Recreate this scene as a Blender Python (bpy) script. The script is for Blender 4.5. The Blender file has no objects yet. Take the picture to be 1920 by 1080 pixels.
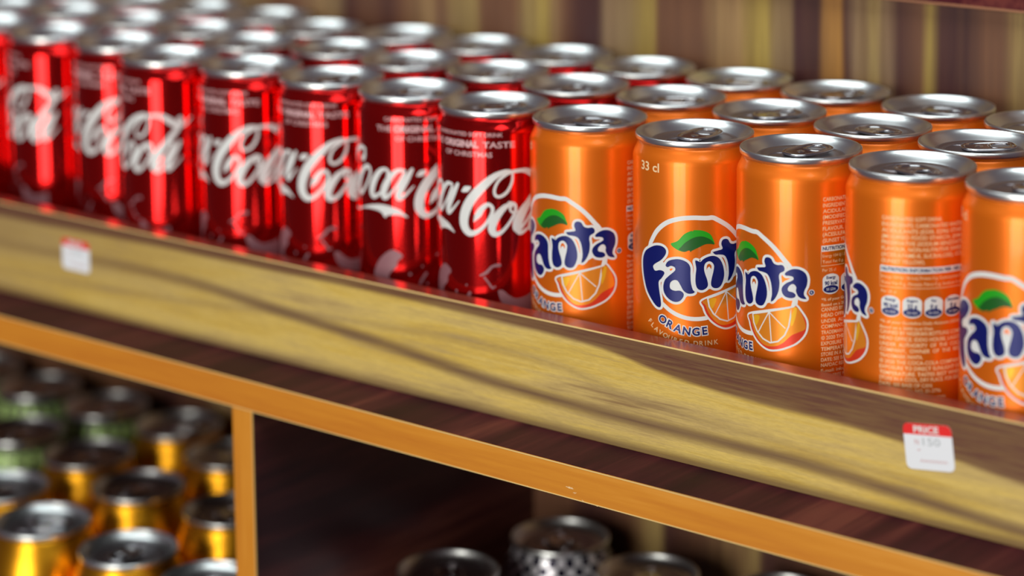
import bpy, bmesh, math, random
from mathutils import Vector, Matrix
from mathutils.geometry import tessellate_polygon
random.seed(7)
S = bpy.context.scene
COL = S.collection
MM = 0.001

# ------------------------------------------------------------------ camera, world, lights, exposure
cam = bpy.data.cameras.new('camera')
cam.sensor_width = 36.0
cam.lens = 4562.3 / 1920 * 36
cam.shift_y = -(540 + 16.3) / 1920
cam.clip_start = 0.05
cam.dof.use_dof = True
cam.dof.focus_distance = 1.09
cam.dof.aperture_fstop = 3.8
camo = bpy.data.objects.new('camera', cam); COL.objects.link(camo)
right = Vector((0.77494267, 0.63196577, -0.00911683)); up = Vector((-0.08518594, 0.11872982, 0.98926568))
fwd = Vector((-0.62626449, 0.76584757, -0.1458434))
m = Matrix((right, up, -fwd)).transposed().to_4x4()
m.translation = Vector((0.6293654, -0.9009811, 0.3715552))
camo.matrix_world = m
S.camera = camo

w = bpy.data.worlds.new('world'); S.world = w; w.use_nodes = True
w.node_tree.nodes['Background'].inputs[0].default_value = (0.60, 0.43, 0.54, 1)
w.node_tree.nodes['Background'].inputs[1].default_value = 0.13

def area(name, loc, target, sx, sy, power, col):
    l = bpy.data.lights.new(name, 'AREA'); l.shape = 'RECTANGLE'; l.size = sx; l.size_y = sy
    l.energy = power; l.color = col
    o = bpy.data.objects.new(name, l); COL.objects.link(o); o.location = loc
    d = Vector(target) - Vector(loc)
    o.rotation_euler = d.to_track_quat('-Z', 'Y').to_euler()
    return o
# tall glass shop front across the aisle (two leaves with a mullion between), down to the shop floor
area('shopfront_light', (0.11, -4.0, 0.37), (0.11, 0, 0.37), 0.77, 2.56, 54, (1.0, 0.95, 0.86))
area('shopfront_light', (0.94, -4.0, 0.37), (0.94, 0, 0.37), 0.77, 2.56, 54, (1.0, 0.95, 0.86))
# ceiling fitting over the aisle
area('ceiling_light', (0.35, -1.05, 1.95), (0.35, -0.85, 0), 3.6, 1.2, 46, (0.92, 1.0, 1.0))
# glare of a low lit display further along the aisle
area('low_display_light', (2.73, -2.85, -0.925), (0, 0, -0.925), 0.42, 0.04, 0.3, (1.0, 0.9, 0.8))

S.view_settings.view_transform = 'Standard'
S.view_settings.look = 'None'
S.view_settings.gamma = 1.0
S.view_settings.use_curve_mapping = False
S.view_settings.exposure = 0.0

# ------------------------------------------------------------------ helpers
def lin(r, g=None, b=None, k=1.0):
    f = lambda c: (c / 255 / 12.92 if c / 255 <= 0.04045 else ((c / 255 + 0.055) / 1.055) ** 2.4) * k
    return (f(r), f(g), f(b), 1)

def mat(name, color=(0.5, 0.5, 0.5, 1), rough=0.5, metal=0.0, coat=0.0, coat_rough=0.05, spec=None):
    mt = bpy.data.materials.new(name); mt.use_nodes = True
    b = mt.node_tree.nodes['Principled BSDF']
    b.inputs['Base Color'].default_value = color
    b.inputs['Roughness'].default_value = rough
    b.inputs['Metallic'].default_value = metal
    b.inputs['Coat Weight'].default_value = coat
    b.inputs['Coat Roughness'].default_value = coat_rough
    if spec is not None: b.inputs['Specular IOR Level'].default_value = spec
    return mt

class NT:
    """tiny node helper"""
    def __init__(s, mt): s.t = mt.node_tree; s.b = s.t.nodes['Principled BSDF']
    def n(s, kind, **kw):
        nd = s.t.nodes.new(kind)
        for k, v in kw.items(): setattr(nd, k, v)
        return nd
    def l(s, a, b): s.t.links.new(a, b)
    def math(s, op, a, b=None, clamp=False):
        nd = s.n('ShaderNodeMath', operation=op, use_clamp=clamp)
        for i, v in enumerate((a, b)):
            if v is None: continue
            if hasattr(v, 'default_value'): s.l(v, nd.inputs[i])
            else: nd.inputs[i].default_value = v
        return nd.outputs[0]
    def xyz(s):
        g = s.n('ShaderNodeNewGeometry'); sp = s.n('ShaderNodeSeparateXYZ'); s.l(g.outputs['Position'], sp.inputs[0])
        return g.outputs['Position'], sp.outputs[0], sp.outputs[1], sp.outputs[2]
    def noise(s, vec, scale, detail=3, rough=0.5, sc=(1, 1, 1), dist=0.0):
        mp = s.n('ShaderNodeMapping'); mp.inputs['Scale'].default_value = sc; s.l(vec, mp.inputs[0])
        nz = s.n('ShaderNodeTexNoise'); s.l(mp.outputs[0], nz.inputs['Vector'])
        nz.inputs['Scale'].default_value = scale; nz.inputs['Detail'].default_value = detail
        nz.inputs['Roughness'].default_value = rough; nz.inputs['Distortion'].default_value = dist
        return nz.outputs['Fac']
    def ramp(s, fac, stops, interp='LINEAR'):
        r = s.n('ShaderNodeValToRGB'); cr = r.color_ramp; cr.interpolation = interp
        while len(cr.elements) > 1: cr.elements.remove(cr.elements[-1])
        cr.elements[0].position = stops[0][0]; cr.elements[0].color = stops[0][1]
        for p, c in stops[1:]:
            e = cr.elements.new(p); e.color = c
        s.l(fac, r.inputs[0]); return r.outputs[0]
    def mix(s, fac, a, b, mode='MIX'):
        nd = s.n('ShaderNodeMix', data_type='RGBA', blend_type=mode)
        for sock, v in ((nd.inputs[0], fac), (nd.inputs[6], a), (nd.inputs[7], b)):
            if hasattr(v, 'default_value'): s.l(v, sock)
            else: sock.default_value = v
        return nd.outputs[2]
    def curve(s, fac, pts):
        nd = s.n('ShaderNodeFloatCurve'); c = nd.mapping.curves[0]
        c.points[0].location = pts[0]; c.points[1].location = pts[-1]
        for p in pts[1:-1]: c.points.new(*p)
        nd.mapping.update(); s.l(fac, nd.inputs['Value']); return nd.outputs[0]
    def bump(s, h, strength, dist=0.0003):
        b = s.n('ShaderNodeBump'); b.inputs['Strength'].default_value = strength; b.inputs['Distance'].default_value = dist
        s.l(h, b.inputs['Height']); s.l(b.outputs[0], s.b.inputs['Normal'])

def link(name, me, parent=None, mats=(), smooth=True):
    for mt in mats: me.materials.append(mt)
    if smooth:
        me.polygons.foreach_set('use_smooth', [True] * len(me.polygons))
    o = bpy.data.objects.new(name, me); COL.objects.link(o)
    if parent: o.parent = parent
    return o

def tag(o, label=None, cat=None, group=None, kind=None):
    if label: o['label'] = label
    if cat: o['category'] = cat
    if group: o['group'] = group
    if kind: o['kind'] = kind
    return o

def empty(name, loc=(0, 0, 0)):
    o = bpy.data.objects.new(name, None); COL.objects.link(o); o.location = loc; o.empty_display_size = 0.02
    return o

def box(name, x0, x1, y0, y1, z0, z1, mt, parent=None, bevel=0.0006):
    bm = bmesh.new(); bmesh.ops.create_cube(bm, size=1)
    for v in bm.verts:
        v.co = Vector(((x0 + x1) / 2 + v.co.x * (x1 - x0), (y0 + y1) / 2 + v.co.y * (y1 - y0), (z0 + z1) / 2 + v.co.z * (z1 - z0))) * MM
    if bevel:
        bmesh.ops.bevel(bm, geom=bm.edges[:], offset=bevel, segments=2, affect='EDGES', profile=0.5)
    me = bpy.data.meshes.new(name); bm.to_mesh(me); bm.free()
    return link(name, me, parent, [mt], smooth=False)

def lathe(name, prof, seg=96, cap0=False, cap1=False, xy=(0, 0)):
    """prof: (r, z) in mm -> mesh"""
    vs, fs = [], []
    for r, z in prof:
        for k in range(seg):
            a = 2 * math.pi * k / seg
            vs.append(((xy[0] + r * math.cos(a)) * MM, (xy[1] + r * math.sin(a)) * MM, z * MM))
    for i in range(len(prof) - 1):
        for k in range(seg):
            k2 = (k + 1) % seg
            fs.append((i * seg + k, i * seg + k2, (i + 1) * seg + k2, (i + 1) * seg + k))
    if cap0: fs.append(tuple(reversed(range(seg))))
    if cap1: fs.append(tuple(range((len(prof) - 1) * seg, len(prof) * seg)))
    me = bpy.data.meshes.new(name); me.from_pydata(vs, [], fs); me.update()
    return me

# ------------------------------------------------------------------ materials
def veneer_front():
    """board face: straw-coloured veneer with grey-brown heart bands running along the board"""
    mt = mat('veneer_front', rough=0.42, coat=0.25, coat_rough=0.2); q = NT(mt); P, X, Y, Z = q.xyz()
    n1 = q.noise(P, 6, 3, 0.55, (1.0, 1, 9))
    n2 = q.noise(P, 24, 5, 0.6, (1.0, 1, 26))
    n3 = q.noise(P, 240, 3, 0.6, (1, 1, 14))
    v = q.math('DIVIDE', q.math('SUBTRACT', 0.055, Z), 0.052)                       # 0 top edge, 1 bottom edge
    v = q.math('ADD', v, q.math('MULTIPLY', q.math('SUBTRACT', n1, 0.5), 0.05))
    base = q.ramp(q.math('ADD', q.math('MULTIPLY', n1, 0.7), q.math('MULTIPLY', n2, 0.3)),
                  [(0.33, lin(150, 120, 78)), (0.42, lin(200, 172, 106)), (0.50, lin(220, 190, 104)), (0.57, lin(214, 180, 84)), (0.66, lin(186, 160, 104))])
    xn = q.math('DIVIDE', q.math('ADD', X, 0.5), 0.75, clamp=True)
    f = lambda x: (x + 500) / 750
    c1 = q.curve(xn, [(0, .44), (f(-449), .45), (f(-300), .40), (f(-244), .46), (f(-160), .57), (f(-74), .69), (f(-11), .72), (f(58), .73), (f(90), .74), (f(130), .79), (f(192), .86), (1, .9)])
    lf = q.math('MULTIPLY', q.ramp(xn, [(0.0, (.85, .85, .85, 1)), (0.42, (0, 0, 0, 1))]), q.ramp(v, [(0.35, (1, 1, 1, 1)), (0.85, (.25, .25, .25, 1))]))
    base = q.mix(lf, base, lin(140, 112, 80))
    d1 = q.math('ABSOLUTE', q.math('SUBTRACT', v, c1))
    b1 = q.ramp(d1, [(0.0, (1, 1, 1, 1)), (0.035, (.75, .75, .75, 1)), (0.09, (0, 0, 0, 1))])
    c2 = q.curve(xn, [(0, .12), (f(-449), .12), (f(-300), .08), (f(-74), .07), (f(-30), .10), (f(20), .23), (f(58), .28), (f(113), .31), (f(160), .38), (f(192), .44), (1, .5)])
    d2 = q.math('SUBTRACT', v, c2)
    b2 = q.ramp(q.math('ADD', d2, 0.5), [(0.46, (1, 1, 1, 1)), (0.51, (.9, .9, .9, 1)), (0.55, (0, 0, 0, 1))])
    c3 = q.curve(xn, [(0, .8), (f(-300), .62), (f(-160), .40), (f(-74), .36), (f(0), .52), (f(80), .62), (f(192), .7), (1, .7)])
    d3 = q.math('ABSOLUTE', q.math('SUBTRACT', v, c3))
    b3 = q.ramp(d3, [(0.0, (.45, .45, .45, 1)), (0.07, (0, 0, 0, 1))])
    b4 = q.ramp(v, [(0.90, (0, 0, 0, 1)), (0.97, (.8, .8, .8, 1))])
    st = q.ramp(n2, [(0.35, (.85, .85, .85, 1)), (0.6, (1, 1, 1, 1))])
    c = q.mix(b3, base, lin(150, 124, 86))
    c = q.mix(q.math('MULTIPLY', b2, st), c, lin(98, 58, 46))
    b1 = q.math('MULTIPLY', b1, q.ramp(xn, [(0.1, (.45, .45, .45, 1)), (0.36, (1, 1, 1, 1))]))
    c = q.mix(q.math('MULTIPLY', b1, st), c, lin(112, 84, 62))
    c = q.mix(b4, c, lin(120, 92, 66))
    c = q.mix(q.ramp(n3, [(0.4, (.22, .22, .22, 1)), (0.6, (0, 0, 0, 1))]), c, lin(120, 96, 60))
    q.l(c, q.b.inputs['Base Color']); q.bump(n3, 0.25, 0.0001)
    return mt

WALLC = dict(d=lin(72, 36, 36), D=lin(54, 20, 28), b=lin(122, 82, 56), t=lin(168, 134, 88), o=lin(156, 130, 88), y=lin(168, 142, 84), Y=lin(178, 152, 74), O=lin(182, 130, 60), g=lin(148, 120, 88))
def veneer_wall(lower=False):
    mt = mat('veneer_wall', rough=0.5); q = NT(mt); P, X, Y, Z = q.xyz()
    n1 = q.noise(P, 9, 3, 0.5, (1.5, 1, 0.35)); n2 = q.noise(P, 90, 4, 0.6, (1.6, 1, 0.06)); n3 = q.noise(P, 400, 3, 0.6, (1, 1, .03))
    x = q.math('ADD', X, q.math('MULTIPLY', q.math('SUBTRACT', n1, 0.5), 0.014))
    A = [(-690, 'b'), (-640, 'd'), (-600, 'b'), (-559, 'b'), (-530, 't'), (-505, 't'), (-480, 'b'), (-441, 'o'), (-425, 'b'), (-405, 'b'), (-388, 't'), (-372, 'o'), (-362, 'd'), (-345, 'b'), (-330, 'd'), (-318, 'b'), (-300, 't'), (-288, 'b'), (-275, 'y'), (-262, 'y'), (-256, 'b'), (-240, 'b'), (-231, 'b'), (-222, 'y'), (-208, 'Y'), (-203, 't'), (-196, 'b'), (-190, 'd')]
    B = [(-190, 'd'), (-175, 'D'), (-170, 'g'), (-155, 'o'), (-144, 'Y'), (-138, 'Y'), (-134, 'b'), (-122, 'b'), (-105, 'b'), (-94, 't'), (-80, 't'), (-72, 'Y'), (-62, 'Y'), (-57, 'o'), (-49, 'o'), (-45, 'd'), (-30, 'D'), (-26, 'O'), (-17, 'O'), (-13, 'd'), (-8, 'g'), (4, 'y'), (12, 'g'), (18, 'd'), (30, 'b'), (36, 'Y'), (41, 'd'), (55, 'D'), (66, 'b'), (74, 'b'), (84, 'y'), (120, 'b')]
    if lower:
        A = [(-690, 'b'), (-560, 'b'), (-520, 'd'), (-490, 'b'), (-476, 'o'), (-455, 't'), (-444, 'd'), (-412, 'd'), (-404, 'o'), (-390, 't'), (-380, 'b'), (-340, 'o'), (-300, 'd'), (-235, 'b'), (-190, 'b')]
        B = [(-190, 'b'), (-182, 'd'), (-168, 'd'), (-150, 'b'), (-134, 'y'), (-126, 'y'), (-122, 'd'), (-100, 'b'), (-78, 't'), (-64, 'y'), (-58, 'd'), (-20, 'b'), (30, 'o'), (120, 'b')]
    sA = [((a + 690) / 500, WALLC[k]) for a, k in A]; sB = [((a + 190) / 310, WALLC[k]) for a, k in B]
    ra = q.ramp(q.math('DIVIDE', q.math('ADD', x, 0.69), 0.5), sA)
    rb = q.ramp(q.math('DIVIDE', q.math('ADD', x, 0.19), 0.31), sB)
    c = q.mix(q.math('GREATER_THAN', x, -0.19), ra, rb)
    c = q.mix(q.ramp(n2, [(0.38, (.55, .55, .55, 1)), (0.60, (0, 0, 0, 1))]), c, lin(96, 62, 46))
    c = q.mix(q.ramp(n3, [(0.4, (.18, .18, .18, 1)), (0.6, (0, 0, 0, 1))]), c, lin(80, 52, 44))
    q.l(c, q.b.inputs['Base Color'])
    return mt

def wood(name, stops, axis, rough=0.35, coat=0.0, fine=1.0, scale=14):
    mt = mat(name, rough=rough, coat=coat, coat_rough=0.12); q = NT(mt); P, X, Y, Z = q.xyz()
    sc = [1.0, 1.0, 1.0]
    for i in range(3): sc[i] = 0.06 if i == axis else 1.0
    n1 = q.noise(P, scale, 4, 0.6, sc, 0.4); n2 = q.noise(P, scale * 9, 4, 0.65, sc)
    f = q.math('ADD', q.math('MULTIPLY', n1, 0.65), q.math('MULTIPLY', n2, 0.35 * fine))
    q.l(q.ramp(f, stops), q.b.inputs['Base Color']); q.bump(n2, 0.15, 0.0001)
    return mt

M = {}
M['front'] = veneer_front()
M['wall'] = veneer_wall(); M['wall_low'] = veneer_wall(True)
dk = [(0.38, lin(38, 6, 20)), (0.47, lin(54, 12, 26)), (0.55, lin(74, 26, 34)), (0.62, lin(104, 50, 46))]
M['dark_x'] = wood('dark_wood_long', [(0.36, lin(96, 36, 32)), (0.5, lin(124, 54, 42)), (0.64, lin(156, 84, 62))], 0, rough=0.3, coat=0.25)
M['dark_y'] = wood('dark_wood_deep', dk, 1, rough=0.45, coat=0.0)
M['dark_y'].node_tree.nodes['Principled BSDF'].inputs['Specular IOR Level'].default_value = 0.10
M['dark_side'] = wood('dark_wood_side', [(0.40, lin(44, 14, 22)), (0.48, lin(74, 32, 34)), (0.54, lin(116, 66, 56)), (0.60, lin(128, 78, 64))], 1, rough=0.4, scale=9)
og = [(0.32, lin(190, 112, 28)), (0.5, lin(208, 134, 36)), (0.66, lin(222, 152, 56))]
M['orange_x'] = wood('orange_edging_long', og, 0, rough=0.45, scale=30)
M['orange_z'] = wood('orange_edging_upright', og, 2, rough=0.45, scale=30)
M['pale_edge'] = mat('pale_laminate_edge', lin(226, 196, 128), 0.5)
M['pale_brown'] = mat('brown_edge', lin(150, 100, 70), 0.5)
M['steel'] = mat('bare_aluminium', (0.80, 0.84, 0.84, 1), 0.31, 1.0)
M['panel'] = mat('lid_panel_dim_reflection', (0.42, 0.39, 0.42, 1), 0.36, 1.0)  # rougher lacquer; dark back-panel reflection painted into its base colour
M['tab'] = mat('tab_aluminium', (0.64, 0.65, 0.67, 1), 0.18, 1.0)
def lacquer(name, col, r1, r2, mix):
    """lacquered metal with a tight and a broad highlight"""
    mt = mat(name, col, r1, 0.94); tr = mt.node_tree; b = tr.nodes['Principled BSDF']
    b2 = tr.nodes.new('ShaderNodeBsdfPrincipled'); b2.inputs['Base Color'].default_value = col; b2.inputs['Roughness'].default_value = r2; b2.inputs['Metallic'].default_value = 0.94
    mx = tr.nodes.new('ShaderNodeMixShader'); mx.inputs[0].default_value = mix
    tr.links.new(b.outputs[0], mx.inputs[1]); tr.links.new(b2.outputs[0], mx.inputs[2])
    tr.links.new(mx.outputs[0], tr.nodes['Material Output'].inputs['Surface']); return mt
M['red'] = lacquer('red_lacquered_aluminium', (0.68, 0.0120, 0.0125, 1), 0.05, 0.26, 0.18)
M['orange'] = mat('orange_lacquered_aluminium', (0.90, 0.185, 0.005, 1), 0.38, 0.55, 0.25, 0.06)
M['gold'] = mat('gold_lacquered_aluminium', (0.90, 0.42, 0.02, 1), 0.32, 1.0)
M['black'] = mat('black_lacquered_aluminium', (0.02, 0.016, 0.025, 1), 0.25, 0.6)
M['ink_white'] = mat('white_ink', (0.74, 0.76, 0.75, 1), 0.4, 0.0, 0.1)
M['ink_cream'] = mat('cream_ink', (0.88, 0.62, 0.34, 1), 0.34)
M['ink_pink'] = mat('faded_white_ink', (0.66, 0.42, 0.43, 1), 0.4, 0.1)
M['ink_dim'] = mat('dim_snow_ink', (0.27, 0.12, 0.14, 1), 0.45, 0.1)
M['ink_blue'] = mat('blue_ink', (0.003, 0.009, 0.14, 1), 0.36, 0.2, 0.0)
M['ink_green'] = mat('green_ink', (0.015, 0.36, 0.01, 1), 0.4, 0.1, 0.0)
M['ink_dgreen'] = mat('dark_green_ink', (0.008, 0.11, 0.012, 1), 0.4, 0.1, 0.0)
M['ink_red'] = mat('red_orange_ink', (0.80, 0.055, 0.02, 1), 0.3, 0.3, 0.3)
M['ink_yellow'] = mat('yellow_ink', (0.95, 0.50, 0.02, 1), 0.3, 0.3, 0.3)
M['ink_amber'] = mat('amber_ink', (0.93, 0.30, 0.02, 1), 0.3, 0.4, 0.3)
M['ink_brown'] = mat('brown_ink', (0.35, 0.10, 0.02, 1), 0.4)
M['paper'] = mat('sticker_paper', (0.80, 0.83, 0.88, 1), 0.45)
M['paper_red'] = mat('sticker_red', (0.80, 0.02, 0.02, 1), 0.45)
M['ink_grey'] = mat('grey_ink', (0.42, 0.46, 0.48, 1), 0.5)
M['ink_lime'] = mat('lime_ink', (0.22, 0.5, 0.08, 1), 0.35, 0.3)

# ------------------------------------------------------------------ flat print wrapped onto a can
def catmull(pts, closed=False, n=6):
    out = []; N = len(pts)
    rng = range(N) if closed else range(N - 1)
    g = lambda i: pts[i % N] if closed else pts[max(0, min(N - 1, i))]
    for i in rng:
        p0, p1, p2, p3 = g(i - 1), g(i), g(i + 1), g(i + 2)
        for k in range(n):
            t = k / n
            out.append(tuple(0.5 * ((2 * b) + (-a + c) * t + (2 * a - 5 * b + 4 * c - d) * t * t + (-a + 3 * b - 3 * c + d) * t ** 3)
                             for a, b, c, d in zip(p0, p1, p2, p3)))
    if not closed: out.append(tuple(pts[-1]))
    return out

class Art:
    """2-D print in (u = mm round the can, z = mm above its foot); each piece gets its own hair-thin layer"""
    def __init__(s, mats): s.mats = mats; s.v = []; s.f = []; s.m = []; s.lay = []; s.k = 0
    def _add(s, vs, fs, mt, layer):
        s.k += 1; off = len(s.v); r = layer + s.k * 0.0004
        s.v += [(x, y, r) for x, y in vs]; s.f += [tuple(i + off for i in f) for f in fs]; s.m += [s.mats.index(mt)] * len(fs)
    def poly(s, pts, mt, layer, smooth=True, n=4):
        p = catmull(pts, True, n) if smooth else pts
        tr = tessellate_polygon([[Vector((a, b, 0)) for a, b in p]])
        s._add(p, tr, mt, layer)
    def disc(s, x, y, r, mt, layer, n=16, sy=1.0):
        s._add([(x + r * math.cos(2 * math.pi * k / n), y + r * sy * math.sin(2 * math.pi * k / n)) for k in range(n)], [tuple(range(n))], mt, layer)
    def rect(s, x0, x1, y0, y1, mt, layer):
        s._add([(x0, y0), (x1, y0), (x1, y1), (x0, y1)], [(0, 1, 2, 3)], mt, layer)
    def stroke(s, pts, w, mt, layer, closed=False, n=6, smooth=True, caps=True):
        """w: full width, a number or one per point"""
        if not hasattr(w, '__len__'): w = [w] * len(pts)
        q = [(a, b, c) for (a, b), c in zip(pts, w)]
        if smooth: q = catmull(q, closed, n)
        N = len(q); vs = []
        for i in range(N):
            a = q[(i - 1) % N] if closed or i > 0 else q[i]; b = q[(i + 1) % N] if closed or i < N - 1 else q[i]
            dx, dy = b[0] - a[0], b[1] - a[1]; L = math.hypot(dx, dy) or 1
            nx, ny = -dy / L * q[i][2] / 2, dx / L * q[i][2] / 2
            vs += [(q[i][0] + nx, q[i][1] + ny), (q[i][0] - nx, q[i][1] - ny)]
        fs = [(2 * i, 2 * i + 1, 2 * ((i + 1) % N) + 1, 2 * ((i + 1) % N)) for i in range(N if closed else N - 1)]
        s._add(vs, fs, mt, layer)
        if caps and not closed:
            for e in (q[0], q[-1]):
                if e[2] > 0.25: s.disc(e[0], e[1], e[2] / 2, mt, layer, 12)
    def text(s, body, x, y, h, mt, layer, width=None, bold=0.0, rot=0.0, align='L', tall=1.0):
        vs, fs, wid = text_mesh(body, bold)
        k = h; kx = k
        if width: kx = width / wid
        ox = 0 if align == 'L' else (-wid * kx / 2 if align == 'C' else -wid * kx)
        c, sn = math.cos(rot), math.sin(rot)
        pts = []
        for a, b in vs:
            a2, b2 = a * kx + ox, b * k * tall - (h / 2 if align == 'C' else 0)
            pts.append((x + a2 * c - b2 * sn, y + a2 * sn + b2 * c))
        s._add(pts, fs, mt, layer)
    def build(s, name, R, parent=None, step=1.5):
        bm = bmesh.new()
        vv = [bm.verts.new(p) for p in s.v]
        for f, mi in zip(s.f, s.m):
            try: fc = bm.faces.new([vv[i] for i in f]); fc.material_index = mi
            except ValueError: pass
        if step and R:
            us = [p[0] for p in s.v]; a = math.floor(min(us) / step) * step
            while a < max(us):
                fcs = [f for f in bm.faces if min(v.co.x for v in f.verts) < a - 1e-4 and max(v.co.x for v in f.verts) > a + 1e-4]
                if fcs:
                    es = {e for f in fcs for e in f.edges}; ve = {v for f in fcs for v in f.verts}
                    bmesh.ops.bisect_plane(bm, geom=list(ve) + list(es) + fcs, plane_co=(a, 0, 0), plane_no=(1, 0, 0))
                a += step
        for v in bm.verts:
            u, z, r = v.co
            if R is None: v.co = Vector((u, -0.02 - r, z)) * MM; continue
            th = u / R; rr = R + 0.03 + r
            v.co = Vector((rr * math.sin(th), -rr * math.cos(th), z)) * MM
        bm.normal_update()
        for f in bm.faces:
            c = f.calc_center_median()
            if (f.normal.y > 0) if R is None else (f.normal.x * c.x + f.normal.y * c.y < 0): f.normal_flip()
        me = bpy.data.meshes.new(name); bm.to_mesh(me); bm.free()
        return link(name, me, parent, [M[k] for k in s.mats])

_T = {}
def text_mesh(body, bold=0.0):
    """outline lettering at cap height 1, as triangles"""
    key = (body, bold)
    if key in _T: return _T[key]
    cu = bpy.data.curves.new('lettering', 'FONT'); cu.body = body; cu.size = 1.0; cu.resolution_u = 3; cu.offset = bold
    o = bpy.data.objects.new('lettering', cu)
    me = o.to_mesh(); k = 1 / 0.729
    vs = [(v.co.x * k, v.co.y * k) for v in me.vertices]; fs = [tuple(p.vertices) for p in me.polygons]
    o.to_mesh_clear(); bpy.data.objects.remove(o); bpy.data.curves.remove(cu)
    x0 = min(v[0] for v in vs); vs = [(a - x0, b) for a, b in vs]
    _T[key] = (vs, fs, max(v[0] for v in vs)); return _T[key]

def P(*a): return [(a[i], a[i + 1]) for i in range(0, len(a), 2)]

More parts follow.
